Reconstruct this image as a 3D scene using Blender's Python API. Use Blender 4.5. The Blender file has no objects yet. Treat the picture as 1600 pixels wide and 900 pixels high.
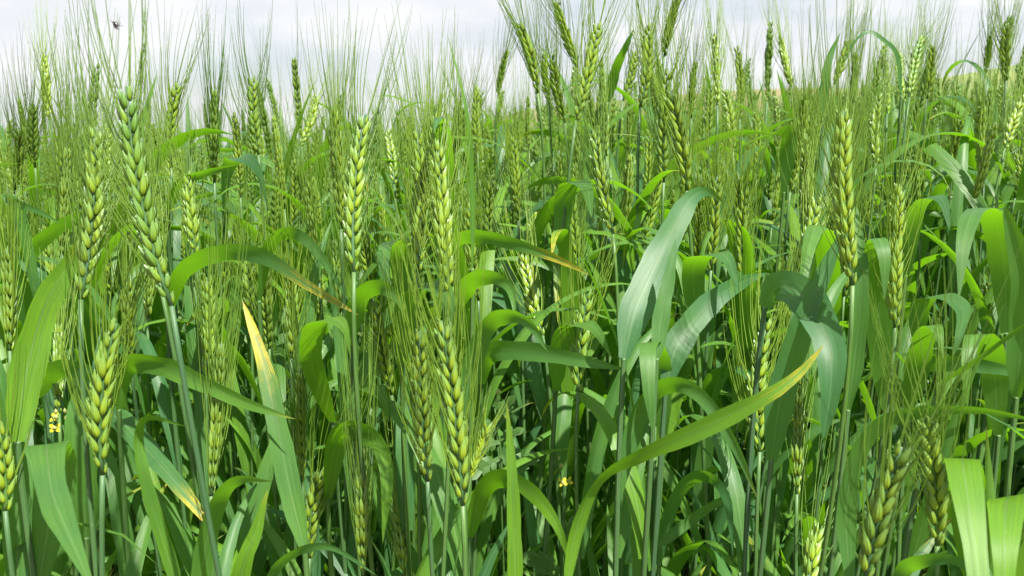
import bpy, math, random
import numpy as np
from mathutils import Vector, Matrix

scene = bpy.context.scene
COL = scene.collection
R = math.radians

# ------------------------------------------------------------------ camera
F = 1280.0                       # focal length in pixels of the 1600 px wide picture
EYE_Y = 205.0                    # picture row of the eye level
PITCH = math.atan((450.0 - EYE_Y) / F)
CAM = Vector((0.0, 0.0, 0.95))
cam_data = bpy.data.cameras.new('camera')
cam_data.sensor_width = 36.0
cam_data.lens = 36.0 * F / 1600.0
cam_data.clip_start = 0.02
cam_data.clip_end = 5000.0
cam_data.dof.use_dof = True
cam_data.dof.focus_distance = 0.60
cam_data.dof.aperture_fstop = 17.0
cam = bpy.data.objects.new('camera', cam_data)
cam.location = CAM
cam.rotation_euler = (math.pi / 2 - PITCH, 0, 0)
COL.objects.link(cam)
scene.camera = cam

# ------------------------------------------------------------------ sky and sun
SUN_EL, SUN_AZ = R(60), R(143)   # azimuth clockwise from +Y (view direction)
world = bpy.data.worlds.new('World')
scene.world = world
world.use_nodes = True
nt = world.node_tree
nt.nodes.clear()
def wn(t, **kw):
    n = nt.nodes.new(t)
    for k, v in kw.items():
        setattr(n, k, v)
    return n
out = wn('ShaderNodeOutputWorld')
bg = wn('ShaderNodeBackground')
bg.inputs['Strength'].default_value = 0.05
sky = wn('ShaderNodeTexSky', sky_type='NISHITA')
sky.sun_disc = False
sky.sun_elevation = SUN_EL
sky.sun_rotation = SUN_AZ
tc = wn('ShaderNodeTexCoord')
mp = wn('ShaderNodeMapping')
mp.inputs['Scale'].default_value = (1.5, 1.5, 4.5)
mp.inputs['Location'].default_value = (0.35, 0.2, 0.1)
nz = wn('ShaderNodeTexNoise')
nz.inputs['Scale'].default_value = 1.7
nz.inputs['Detail'].default_value = 7
nz.inputs['Roughness'].default_value = 0.55
ramp = wn('ShaderNodeValToRGB')
ramp.color_ramp.elements[0].position = 0.30
ramp.color_ramp.elements[0].color = (0.35, 0.35, 0.35, 1)
ramp.color_ramp.elements[1].position = 0.50
ramp.color_ramp.elements[1].color = (1, 1, 1, 1)
nz2 = wn('ShaderNodeTexNoise')
nz2.inputs['Scale'].default_value = 3.1
nz2.inputs['Detail'].default_value = 6
ramp2 = wn('ShaderNodeValToRGB')
ramp2.color_ramp.elements[0].position = 0.30
ramp2.color_ramp.elements[0].color = (7.0, 7.25, 7.75, 1)
ramp2.color_ramp.elements[1].position = 0.62
ramp2.color_ramp.elements[1].color = (8.5, 8.6, 8.75, 1)
mix = wn('ShaderNodeMix', data_type='RGBA')
L = nt.links.new
L(tc.outputs['Generated'], mp.inputs['Vector'])
L(mp.outputs['Vector'], nz.inputs['Vector'])
L(mp.outputs['Vector'], nz2.inputs['Vector'])
L(nz.outputs['Fac'], ramp.inputs['Fac'])
L(nz2.outputs['Fac'], ramp2.inputs['Fac'])
L(ramp.outputs['Color'], mix.inputs['Factor'])
L(sky.outputs['Color'], mix.inputs['A'])
L(ramp2.outputs['Color'], mix.inputs['B'])
L(mix.outputs['Result'], bg.inputs['Color'])
L(bg.outputs['Background'], out.inputs['Surface'])

sun_data = bpy.data.lights.new('sun', 'SUN')
sun_data.energy = 5.0
sun_data.angle = R(0.8)
sun_data.color = (1.0, 0.95, 0.86)
sun = bpy.data.objects.new('sun', sun_data)
sdir = Vector((math.sin(SUN_AZ) * math.cos(SUN_EL), math.cos(SUN_AZ) * math.cos(SUN_EL), math.sin(SUN_EL)))
sun.rotation_euler = sdir.to_track_quat('Z', 'Y').to_euler()
sun.location = sdir * 20
COL.objects.link(sun)

vs = scene.view_settings
vs.view_transform = 'Standard'
vs.look = 'None'
vs.gamma = 1.0
vs.exposure = 1.27
vs.use_curve_mapping = False
scene.cycles.use_denoising = True
scene.cycles.max_bounces = 7
scene.cycles.transmission_bounces = 6
scene.cycles.diffuse_bounces = 3

# ------------------------------------------------------------------ helpers
FWD = Vector((0, math.cos(PITCH), -math.sin(PITCH)))
UP = Vector((0, math.sin(PITCH), math.cos(PITCH)))
RIGHT = Vector((1, 0, 0))

def at(x, y, d):
    """point of the place seen at picture position x, y, at d metres in front of the camera"""
    return CAM + FWD * d + RIGHT * ((x - 800.0) / F * d) + UP * ((450.0 - y) / F * d)

def px_of(p):
    v = p - CAM
    d = v.dot(FWD)
    return 800 + v.dot(RIGHT) / d * F, 450 - v.dot(UP) / d * F, d

def ground_z(x, y):
    """the field rises gently to the right and falls away behind on the left"""
    q = min(1.0, max(0.0, (x / (abs(y) + 0.5) + 0.26) / 0.34))
    q = q * q * (3 - 2 * q)
    xx = max(-30.0, min(30.0, x))
    z = (0.075 if x > 0 else 0.06) * (math.tanh(xx * 0.9) * 0.9 + 0.02 * xx) + 0.006 * max(0.0, min(y, 12.0)) * math.tanh(max(xx, 0.0))
    return z - (1 - 0.9 * q) * 0.033 * max(0.0, y - 1.7)

def clamp(a, lo, hi):
    return max(lo, min(hi, a))

class MB:
    def __init__(self):
        self.v, self.f, self.uv, self.mi = [], [], [], []
    def ribbon(self, P, S, W, crease=0.2, wave=0.0, seed=0.0, mi=0, across=5):
        n = len(P)
        b = len(self.v)
        for i in range(n):
            a = P[max(i - 1, 0)]
            c = P[min(i + 1, n - 1)]
            T = (c - a).normalized()
            s = S[i] - T * S[i].dot(T)
            if s.length < 1e-6:
                s = T.orthogonal()
            s.normalize()
            N = s.cross(T)
            v = i / (n - 1)
            for j in range(across):
                u = -1 + 2 * j / (across - 1)
                h = W[i] * 0.5
                off = N * (crease * h * (abs(u) ** 1.2))
                off += N * (wave * h * abs(u) * math.sin(v * 17 + seed + (2.1 if u > 0 else 0)))
                self.v.append(P[i] + s * (u * h) + off)
        for i in range(n - 1):
            for j in range(across - 1):
                self.f.append((b + i * across + j, b + i * across + j + 1, b + (i + 1) * across + j + 1, b + (i + 1) * across + j))
                u0, u1 = j / (across - 1), (j + 1) / (across - 1)
                v0, v1 = i / (n - 1), (i + 1) / (n - 1)
                self.uv += [(u0, v0), (u1, v0), (u1, v1), (u0, v1)]
                self.mi.append(mi)
    def tube(self, P, rad, sides=6, mi=0, cap=True):
        n = len(P)
        b = len(self.v)
        ref = Vector((0.3, 0.8, 0.1))
        for i in range(n):
            T = (P[min(i + 1, n - 1)] - P[max(i - 1, 0)]).normalized()
            s = ref - T * ref.dot(T)
            if s.length < 1e-4:
                s = T.orthogonal()
            s.normalize()
            ref = s
            t = T.cross(s)
            for j in range(sides):
                a = 2 * math.pi * j / sides
                self.v.append(P[i] + (s * math.cos(a) + t * math.sin(a)) * rad[i])
        for i in range(n - 1):
            for j in range(sides):
                k = (j + 1) % sides
                self.f.append((b + i * sides + j, b + i * sides + k, b + (i + 1) * sides + k, b + (i + 1) * sides + j))
                v0, v1 = i / (n - 1), (i + 1) / (n - 1)
                self.uv += [(j / sides, v0), ((j + 1) / sides, v0), ((j + 1) / sides, v1), (j / sides, v1)]
                self.mi.append(mi)
        if cap:
            for i0 in (0, n - 1):
                self.f.append(tuple(b + i0 * sides + j for j in (range(sides) if i0 else reversed(range(sides)))))
                self.uv += [(0.5, i0 / (n - 1))] * sides
                self.mi.append(mi)
    def ovoid(self, M, ln, rx, ry, rings=6, sides=7, mi=0, tip=1.0):
        """a pointed husk: base at the origin, tip at +z"""
        b = len(self.v)
        prof = [(0.0, 0.34), (0.11, 0.80), (0.27, 1.0), (0.47, 0.92), (0.66, 0.64), (0.85, 0.30), (1.0, 0.06)]
        if rings < 6:
            prof = [(0.0, 0.35), (0.3, 1.0), (0.62, 0.85), (1.0, 0.04)]
        for t, r in prof:
            for j in range(sides):
                a = 2 * math.pi * j / sides
                keel = 1.0 + (0.16 if j == 0 else 0.0)
                self.v.append(M @ Vector((rx * r * math.cos(a) * keel, ry * r * math.sin(a), ln * t)))
        n = len(prof)
        for i in range(n - 1):
            for j in range(sides):
                k = (j + 1) % sides
                self.f.append((b + i * sides + j, b + i * sides + k, b + (i + 1) * sides + k, b + (i + 1) * sides + j))
                v0, v1 = prof[i][0], prof[i + 1][0]
                self.uv += [(j / sides, v0), ((j + 1) / sides, v0), ((j + 1) / sides, v1), (j / sides, v1)]
                self.mi.append(mi)
    def mesh(self, name, mats, smooth=True):
        me = bpy.data.meshes.new(name)
        me.from_pydata([tuple(v) for v in self.v], [], self.f)
        if not isinstance(mats, (list, tuple)):
            mats = [mats]
        for m in mats:
            me.materials.append(m)
        uvl = me.uv_layers.new(name='UVMap')
        uvl.data.foreach_set('uv', np.array(self.uv, dtype=np.float32).ravel())
        if len(mats) > 1:
            me.polygons.foreach_set('material_index', np.array(self.mi, dtype=np.int32))
        if smooth:
            me.polygons.foreach_set('use_smooth', np.ones(len(me.polygons), dtype=bool))
        me.update()
        return me

def link(name, me, parent=None, col=COL):
    o = bpy.data.objects.new(name, me)
    col.objects.link(o)
    if parent:
        o.parent = parent
    return o

def tag(o, label, cat, group=None, kind=None):
    o['label'] = label
    if cat:
        o['category'] = cat
    if group:
        o['group'] = group
    if kind:
        o['kind'] = kind
    return o

def empty(name, loc):
    o = bpy.data.objects.new(name, None)
    o.empty_display_size = 0.05
    o.location = loc
    COL.objects.link(o)
    return o

def catmull(pts, n):
    P = [pts[0] * 2 - pts[1]] + list(pts) + [pts[-1] * 2 - pts[-2]]
    # sample evenly by chord length
    seg = [(pts[i + 1] - pts[i]).length for i in range(len(pts) - 1)]
    tot = sum(seg)
    res = []
    for k in range(n):
        s = tot * k / (n - 1)
        i = 0
        while i < len(seg) - 1 and s > seg[i]:
            s -= seg[i]
            i += 1
        t = min(1.0, s / max(seg[i], 1e-9))
        a, b, c, d = P[i], P[i + 1], P[i + 2], P[i + 3]
        res.append(0.5 * ((2 * b) + (c - a) * t + (2 * a - 5 * b + 4 * c - d) * t * t + (3 * b - a - 3 * c + d) * t ** 3))
    return res

# ------------------------------------------------------------------ materials
class NT:
    def __init__(self, name):
        self.m = bpy.data.materials.new(name)
        self.m.use_nodes = True
        self.t = self.m.node_tree
        self.t.nodes.clear()
        self.out = self.n('ShaderNodeOutputMaterial')
    def n(self, t, **kw):
        x = self.t.nodes.new(t)
        for k, v in kw.items():
            setattr(x, k, v)
        return x
    def l(self, a, b):
        self.t.links.new(a, b)
    def math(self, op, a, b=None, c=None, cl=False):
        x = self.n('ShaderNodeMath', operation=op, use_clamp=cl)
        for i, q in enumerate((a, b, c)):
            if q is None:
                continue
            if isinstance(q, (int, float)):
                x.inputs[i].default_value = q
            else:
                self.l(q, x.inputs[i])
        return x.outputs[0]
    def mix(self, f, a, b):
        x = self.n('ShaderNodeMix', data_type='RGBA')
        for k, q in (('Factor', f), ('A', a), ('B', b)):
            if isinstance(q, (int, float)):
                x.inputs[k].default_value = q
            elif isinstance(q, tuple):
                x.inputs[k].default_value = (*q, 1)
            else:
                self.l(q, x.inputs[k])
        return x.outputs['Result']
    def smooth(self, v, lo, hi):
        x = self.n('ShaderNodeMapRange', interpolation_type='SMOOTHSTEP')
        self.l(v, x.inputs['Value'])
        for k, q in (('From Min', lo), ('From Max', hi)):
            if isinstance(q, (int, float)):
                x.inputs[k].default_value = q
            else:
                self.l(q, x.inputs[k])
        return x.outputs['Result']
    def attr(self, name):
        return self.n('ShaderNodeAttribute', attribute_type='OBJECT', attribute_name=name).outputs['Fac']
    def noise(self, scale, detail=3, vec=None, rough=0.5):
        x = self.n('ShaderNodeTexNoise')
        x.inputs['Scale'].default_value = scale
        x.inputs['Detail'].default_value = detail
        x.inputs['Roughness'].default_value = rough
        if vec is not None:
            self.l(vec, x.inputs['Vector'])
        return x.outputs['Fac']

def plant_material(name, cool, warm, trans, tfac, rough, spec, veins=True, ear=False, dry=True):
    k = NT(name)
    tc = k.n('ShaderNodeTexCoord')
    sep = k.n('ShaderNodeSeparateXYZ')
    k.l(tc.outputs['UV'], sep.inputs[0])
    u, v = sep.outputs['X'], sep.outputs['Y']
    rnd = k.n('ShaderNodeObjectInfo').outputs['Random']
    geo = k.n('ShaderNodeNewGeometry').outputs['Position']
    hue = k.math('ADD', k.attr('hue'), k.math('MULTIPLY_ADD', rnd, 0.75, 0.22 if ear else 0.0), cl=True)
    big = k.noise(38, 3, geo)
    hue = k.math('ADD', hue, k.math('MULTIPLY', k.math('SUBTRACT', big, 0.5), 0.7), cl=True)
    col = k.mix(hue, cool, warm)
    bump_in = None
    if ear:
        g = k.smooth(v, 0.12, 0.85)
        col = k.mix(k.math('MULTIPLY', g, 0.70), col, (0.14, 0.285, 0.085))
        st = k.math('SINE', k.math('MULTIPLY', u, 50.0))
        bump_in = st
        edge = k.smooth(k.math('ABSOLUTE', k.math('SINE', k.math('MULTIPLY', u, 6.283))), 0.25, 0.0)
        col = k.mix(k.math('MULTIPLY', edge, 0.4), col, (0.33, 0.42, 0.16))
    if veins:
        mpv = k.n('ShaderNodeMapping')
        mpv.inputs['Scale'].default_value = (26, 0.6, 1)
        k.l(tc.outputs['UV'], mpv.inputs['Vector'])
        vv = k.noise(1.0, 4, mpv.outputs['Vector'], 0.7)
        col = k.mix(k.math('MULTIPLY', k.smooth(vv, 0.40, 0.75), 0.30), col, (0.15, 0.25, 0.09))
        rib = k.smooth(k.math('ABSOLUTE', k.math('SUBTRACT', u, 0.5)), 0.045, 0.0)
        col = k.mix(k.math('MULTIPLY', rib, 0.45), col, (0.20, 0.28, 0.13))
        mpn = k.n('ShaderNodeMapping')
        mpn.inputs['Scale'].default_value = (9, 1.3, 1)
        k.l(tc.outputs['UV'], mpn.inputs['Vector'])
        blot = k.noise(2.2, 5, mpn.outputs['Vector'], 0.6)
        col = k.mix(k.math('MULTIPLY', k.smooth(blot, 0.42, 0.68), 0.55), col, (0.032, 0.088, 0.018))
        speck = k.smooth(k.noise(420, 2, geo), 0.70, 0.78)
        col = k.mix(k.math('MULTIPLY', speck, 0.35), col, (0.33, 0.36, 0.20))
        bump_in = vv
        if dry:
            y = k.attr('yellow')
            wob = k.math('MULTIPLY', k.math('SUBTRACT', blot, 0.5), 1.0)
            vy = k.math('ADD', v, wob)
            ctr = k.math('SUBTRACT', 1.0, k.math('MULTIPLY', y, 0.62))
            fy = k.smooth(vy, k.math('SUBTRACT', ctr, 0.02), k.math('ADD', ctr, 0.14))
            fy = k.math('MULTIPLY', fy, k.smooth(y, 0.0, 0.10))
            edgef = k.math('MULTIPLY_ADD', k.math('ABSOLUTE', k.math('SUBTRACT', u, 0.5)), 0.9, 0.55, cl=True)
            fy = k.math('MULTIPLY', fy, edgef, cl=True)
            fy = k.math('MULTIPLY', fy, k.math('MULTIPLY_ADD', k.smooth(k.noise(160, 4, geo), 0.35, 0.6), 0.55, 0.45), cl=True)
            rust = k.math('MULTIPLY', k.smooth(k.noise(240, 3, geo), 0.60, 0.68), fy)
            col = k.mix(fy, col, (0.62, 0.47, 0.03))
            col = k.mix(k.math('MULTIPLY', rust, 0.6), col, (0.28, 0.14, 0.03))
            tipb = k.math('MULTIPLY', k.smooth(vy, 0.97, 1.05), k.smooth(y, 0.0, 0.12))
            col = k.mix(k.math('MULTIPLY', tipb, 0.55), col, (0.36, 0.20, 0.06))
            trans_c = k.mix(fy, trans, (0.62, 0.50, 0.03))
        else:
            trans_c = trans
    else:
        trans_c = trans
    p = k.n('ShaderNodeBsdfPrincipled')
    k.l(col, p.inputs['Base Color'])
    p.inputs['Roughness'].default_value = rough
    p.inputs['Specular IOR Level'].default_value = spec
    if bump_in is not None:
        bp = k.n('ShaderNodeBump')
        bp.inputs['Strength'].default_value = 0.30 if veins else 0.35
        bp.inputs['Distance'].default_value = 0.0006
        k.l(bump_in, bp.inputs['Height'])
        k.l(bp.outputs['Normal'], p.inputs['Normal'])
    t = k.n('ShaderNodeBsdfTranslucent')
    if isinstance(trans_c, tuple):
        tm = k.mix(0.45, trans_c, (0.0, 0.0, 0.0))
        tm = k.mix(hue, tuple(c * 0.75 for c in trans_c), trans_c)
    else:
        tm = trans_c
    k.l(tm, t.inputs['Color'])
    ms = k.n('ShaderNodeMixShader')
    ms.inputs[0].default_value = tfac
    k.l(p.outputs[0], ms.inputs[1])
    k.l(t.outputs[0], ms.inputs[2])
    k.l(ms.outputs[0], k.out.inputs['Surface'])
    return k.m

M_LEAF = plant_material('leaf_blade', (0.036, 0.128, 0.048), (0.112, 0.255, 0.008), (0.20, 0.50, 0.008), 0.37, 0.43, 0.40)
M_STEM = plant_material('wheat_stem', (0.050, 0.135, 0.062), (0.085, 0.19, 0.030), (0.16, 0.34, 0.04), 0.15, 0.45, 0.5, dry=False)
M_HUSK = plant_material('wheat_husk', (0.105, 0.235, 0.022), (0.30, 0.420, 0.022), (0.40, 0.58, 0.03), 0.20, 0.31, 0.6, veins=False, ear=True)
M_AWN = plant_material('wheat_awn', (0.115, 0.240, 0.034), (0.24, 0.38, 0.040), (0.29, 0.53, 0.040), 0.34, 0.35, 0.5, veins=False)
M_GRASS = plant_material('grass_blade', (0.045, 0.10, 0.03), (0.09, 0.16, 0.025), (0.15, 0.30, 0.02), 0.32, 0.6, 0.3, dry=False)

def flat_material(name, c, rough=0.6, trans=None):
    k = NT(name)
    p = k.n('ShaderNodeBsdfPrincipled')
    geo = k.n('ShaderNodeNewGeometry').outputs['Position']
    col = k.mix(k.noise(300, 3, geo), tuple(x * 0.8 for x in c), tuple(min(1, x * 1.2) for x in c))
    k.l(col, p.inputs['Base Color'])
    p.inputs['Roughness'].default_value = rough
    if trans:
        t = k.n('ShaderNodeBsdfTranslucent')
        t.inputs['Color'].default_value = (*trans, 1)
        ms = k.n('ShaderNodeMixShader')
        ms.inputs[0].default_value = 0.35
        k.l(p.outputs[0], ms.inputs[1])
        k.l(t.outputs[0], ms.inputs[2])
        k.l(ms.outputs[0], k.out.inputs['Surface'])
    else:
        k.l(p.outputs[0], k.out.inputs['Surface'])
    return k.m

M_PETAL = flat_material('yellow_petal', (0.70, 0.60, 0.02), 0.5, (0.75, 0.65, 0.03))
M_WEED = flat_material('weed_leaf', (0.07, 0.16, 0.035), 0.5, (0.18, 0.36, 0.04))
M_BUG = flat_material('insect_shell', (0.035, 0.026, 0.032), 0.32)
M_WING = flat_material('insect_wing', (0.16, 0.14, 0.17), 0.3)
M_STRAW = flat_material('dry_straw', (0.34, 0.26, 0.12), 0.8)
M_BUD = flat_material('dry_bud', (0.30, 0.34, 0.10), 0.6)

def soil_material():
    k = NT('soil')
    geo = k.n('ShaderNodeNewGeometry').outputs['Position']
    a = k.noise(14, 8, geo, 0.65)
    col = k.mix(a, (0.045, 0.032, 0.02), (0.13, 0.095, 0.06))
    far = k.n('ShaderNodeSeparateXYZ')
    k.l(geo, far.inputs[0])
    col = k.mix(k.smooth(far.outputs['Y'], 18.0, 32.0), col, k.mix(k.noise(0.2, 4, geo), (0.11, 0.15, 0.03), (0.20, 0.20, 0.06)))
    p = k.n('ShaderNodeBsdfPrincipled')
    k.l(col, p.inputs['Base Color'])
    p.inputs['Roughness'].default_value = 0.9
    bp = k.n('ShaderNodeBump')
    bp.inputs['Strength'].default_value = 0.8
    bp.inputs['Distance'].default_value = 0.02
    k.l(a, bp.inputs['Height'])
    k.l(bp.outputs['Normal'], p.inputs['Normal'])
    k.l(p.outputs[0], k.out.inputs['Surface'])
    return k.m

def hill_material():
    k = NT('hill_fields')
    tc = k.n('ShaderNodeTexCoord')
    sep = k.n('ShaderNodeSeparateXYZ')
    k.l(tc.outputs['Object'], sep.inputs[0])
    mpn = k.n('ShaderNodeMapping')
    mpn.inputs['Scale'].default_value = (0.012, 0.03, 0.16)
    k.l(tc.outputs['Object'], mpn.inputs['Vector'])
    a = k.noise(1.0, 5, mpn.outputs['Vector'])
    side = k.smooth(k.math('ADD', sep.outputs['X'], k.math('MULTIPLY', k.math('SUBTRACT', a, 0.5), 150.0)), 95.0, 135.0)
    brown = k.mix(k.smooth(a, 0.40, 0.62), (0.20, 0.165, 0.08), (0.15, 0.17, 0.06))
    green = k.mix(k.smooth(a, 0.35, 0.65), (0.17, 0.21, 0.055), (0.12, 0.17, 0.05))
    col = k.mix(side, brown, green)
    fine = k.noise(0.9, 6, tc.outputs['Object'], 0.7)
    col = k.mix(k.math('MULTIPLY', k.smooth(fine, 0.55, 0.75), 0.5), col, (0.09, 0.11, 0.04))
    p = k.n('ShaderNodeBsdfPrincipled')
    k.l(col, p.inputs['Base Color'])
    p.inputs['Roughness'].default_value = 0.95
    k.l(p.outputs[0], k.out.inputs['Surface'])
    return k.m

# ------------------------------------------------------------------ setting: ground and hill
def build_ground():
    xs = [-3000, -1200, -400, -150, -60, -30, -15, -8] + [-6 + 0.5 * i for i in range(25)] + [8, 15, 30, 60, 150, 400, 1200, 3000]
    ys = [-600, -100, -20, -5] + [-2 + 0.5 * i for i in range(21)] + [10, 12, 15, 20, 30, 60, 120, 300, 1000, 4000]
    mb = MB()
    rg = random.Random(3)
    for y in ys:
        for x in xs:
            z = ground_z(x, y)
            if abs(x) < 7 and -2 < y < 9:
                z += rg.uniform(-0.012, 0.012)
            mb.v.append(Vector((x, y, z)))
    nx = len(xs)
    for j in range(len(ys) - 1):
        for i in range(nx - 1):
            mb.f.append((j * nx + i, j * nx + i + 1, (j + 1) * nx + i + 1, (j + 1) * nx + i))
            mb.uv += [(0, 0)] * 4
            mb.mi.append(0)
    o = link('ground', mb.mesh('ground', soil_material()))
    tag(o, 'dark bare soil under the wheat crop', None, kind='structure')

def build_hill():
    """long low hill behind the field, rising to the right"""
    D = 320.0
    prof = [(-900, -30), (400, -26), (620, -8), (720, 2), (830, 9), (900, 11.0), (1000, 13.0), (1100, 15.0), (1200, 16.5), (1290, 16.5), (1370, 17.0), (1420, 19.0), (1500, 22.5), (1600, 27.0), (1750, 34), (2100, 38), (3200, 30)]
    mb = MB()
    cols = []
    xpx = [-900 + 41 * i for i in range(101)]
    rows = [(-0.55, -0.25), (-0.42, 0.05), (-0.3, 0.30), (-0.2, 0.52), (-0.12, 0.72), (-0.05, 0.90), (0.0, 1.0), (0.06, 0.97), (0.2, 0.7), (0.5, 0.2)]
    rg = random.Random(5)
    for (dy, hf) in rows:
        for x in xpx:
            h = float(np.interp(x, [p[0] for p in prof], [p[1] for p in prof]))
            wx = (x - 800) / F * D
            mb.v.append(Vector((wx * (1 + dy * 0.6), D * (1 + dy), 0.4 + (h * hf if h > 0 else h) + rg.uniform(-0.15, 0.15))))
    nx = len(xpx)
    for j in range(len(rows) - 1):
        for i in range(nx - 1):
            mb.f.append((j * nx + i, j * nx + i + 1, (j + 1) * nx + i + 1, (j + 1) * nx + i))
            mb.uv += [(0, 0)] * 4
            mb.mi.append(0)
    o = link('hill', mb.mesh('hill', hill_material()))
    tag(o, 'low brown and green hillside beyond the field', None, kind='structure')

build_ground()
build_hill()

# ------------------------------------------------------------------ wheat parts
def spikelet_mesh(seed, low=False):
    rg = random.Random(seed)
    mb = MB()
    add_spikelet(mb, Matrix.Identity(4), rg, low)
    return mb.mesh('spikelet', M_HUSK)

FLORETS = []     # (local matrix, length): where the awns leave the husk
def floret_frames(rg):
    out_ = []
    for s in (-1, 1):
        M = Matrix.Translation((0.0004, s * 0.0017, 0.0)) @ Matrix.Rotation(R(-s * (10 + rg.uniform(-2, 2))), 4, 'X')
        out_.append((M, 0.0128 + rg.uniform(-0.0008, 0.0008)))
    return out_

def add_spikelet(mb, M, rg, low=False, mi=0):
    fr = floret_frames(rg)
    for (m, ln) in fr:
        if low:
            mb.ovoid(M @ m, ln, 0.0027, 0.0025, rings=4, sides=4, mi=mi)
        else:
            mb.ovoid(M @ m, ln, 0.0024, 0.0023, mi=mi)
    m2 = Matrix.Translation((0.0012, 0, 0.002)) @ Matrix.Rotation(R(4), 4, 'Y')
    if not low:
        mb.ovoid(M @ m2, 0.0118, 0.0022, 0.0022, rings=4, sides=5, mi=mi)
    return fr

def ear_layout(Ln, seed, bend):
    """spikelet matrices and awn lines of one ear standing on the origin along +z; rows at +-x"""
    rg = random.Random(seed)
    n = int(round(Ln / 0.0041))
    sp, awns = [], []
    def axis(z):
        t = z / Ln
        return Vector((bend * Ln * (t * t - t), 0, z))
    for i in range(n):
        t = i / (n - 1)
        s = 1 if i % 2 else -1
        z = Ln * (0.01 + 0.90 * t)
        sc = float(np.interp(t, [0, 0.08, 0.25, 0.6, 0.9, 1], [0.50, 0.72, 1.0, 1.0, 0.82, 0.62])) * rg.uniform(0.66, 0.86)
        tilt = 16 - 5 * t + rg.uniform(-5, 5)
        if i == n - 1:
            tilt = 0
        A = axis(z)
        dx = bend * (2 * t - 1)
        M = Matrix.Translation(A) @ Matrix.Rotation(math.atan(dx), 4, 'Y')
        M = M @ (Matrix.Rotation(math.pi, 4, 'Z') if s < 0 else Matrix.Identity(4))
        M = M @ Matrix.Translation((0.0009, 0, 0)) @ Matrix.Rotation(R(tilt), 4, 'Y') @ Matrix.Rotation(rg.uniform(-0.35, 0.35), 4, 'Z') @ Matrix.Diagonal((sc, sc, sc * (1.14 + 0.18 * rg.random()), 1))
        sp.append(M)
        if t < 0.04:
            continue
        for fs in (-1, 1, 0):
            if rg.random() < (0.10 if fs else 0.70):
                continue
            tip = M @ Vector((0.0006, fs * 0.0040, 0.0122))
            d0 = (M.to_3x3() @ Vector((0.06, fs * rg.uniform(0.10, 0.26) + (0 if fs else rg.uniform(-0.1, 0.1)), 1.0))).normalized()
            Aw = rg.uniform(0.060, 0.098) * (0.75 + 0.25 * min(1, t * 3))
            out_ang = rg.uniform(0.0, 0.11)
            ax = Vector((dx, 0, 1)).normalized()
            rad = Vector((d0.x - ax.x * d0.dot(ax), d0.y, 0))
            if rad.length < 1e-5:
                rad = Vector((rg.uniform(-1, 1), rg.uniform(-1, 1), 0))
            rad.normalize()
            d1 = (ax + rad * out_ang + Vector((rg.gauss(0, 0.038), rg.gauss(0, 0.038), 0))).normalized()
            P, cur = [], tip.copy()
            K = 6
            for q in range(K + 1):
                P.append(cur.copy())
                f = q / K
                cur = cur + (d0 * (1 - f) ** 2 + d1 * (1 - (1 - f) ** 2)).normalized() * (Aw / K)
            awns.append(P)
    return sp, awns, axis

def awns_mesh(awns, th=1.0, keep=1.0, sub=1, mb=None, mi=0, X=None):
    own = mb is None
    mb = mb or MB()
    for k, P in enumerate(awns):
        if keep < 1 and (k * 0.618) % 1 > keep:
            continue
        Q = P[::sub] if sub > 1 else P
        if X is not None:
            Q = [X @ p for p in Q]
        n = len(Q)
        mb.tube(Q, [th * (0.00029 * (1 - i / (n - 1)) + 0.00009) for i in range(n)], sides=3, mi=mi, cap=False)
    return mb.mesh('awns', M_AWN) if own else None

def rachis_mesh(axis, Ln):
    mb = MB()
    P = [axis(Ln * i / 8 * 0.97) for i in range(9)]
    mb.tube(P, [0.0013 - 0.0006 * i / 8 for i in range(9)], sides=6)
    return mb.mesh('ear', M_STEM)

SPIKELETS = [spikelet_mesh(s) for s in (1, 2, 3)]

def bezier(a, b, c, d, n):
    r = []
    for i in range(n):
        t = i / (n - 1)
        s = 1 - t
        r.append(a * s ** 3 + b * (3 * s * s * t) + c * (3 * s * t * t) + d * t ** 3)
    return r

def stem_curve(G, P, axis, n=18):
    h = (P - G).length
    return bezier(G, G + Vector((0, 0, h * 0.35)), P - axis * (h * 0.10) - Vector((0, 0, h * 0.06)), P, n)

def add_stem(mb, C, r_top=0.0013, r_bot=0.0018, nodes=(), mi=0, sides=6, joints=(0.22, 0.47)):
    """a tapering straw: swollen joints, and a leaf sheath ending in a step below each blade"""
    n = len(C)
    ts = [i / (n - 1) for i in range(n)]
    if sides > 4:
        for j in joints:
            ts += [j - 0.010, j - 0.003, j + 0.003, j + 0.010]
        for nd in nodes:
            ts += [nd - 0.002, nd + 0.002]
    ts = sorted(set(clamp(t, 0, 1) for t in ts))
    P, rad = [], []
    for t in ts:
        q = t * (n - 1)
        i = min(int(q), n - 2)
        P.append(C[i].lerp(C[i + 1], q - i))
        r = r_bot + (r_top - r_bot) * t
        for nd in nodes:
            if nd - 0.24 < t <= nd:
                r = max(r, 0.0017 + 0.0003 * (nd - t) / 0.24)
        for j in joints:
            if abs(t - j) < 0.0035:
                r = r * 1.30
        rad.append(r)
    mb.tube(P, rad, sides=sides, mi=mi)

def blade_width(t, tipk=2.2):
    return (0.55 + 0.45 * min(1.0, t / 0.22)) * (1 - t ** tipk) ** 0.85 + 0.004

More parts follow.
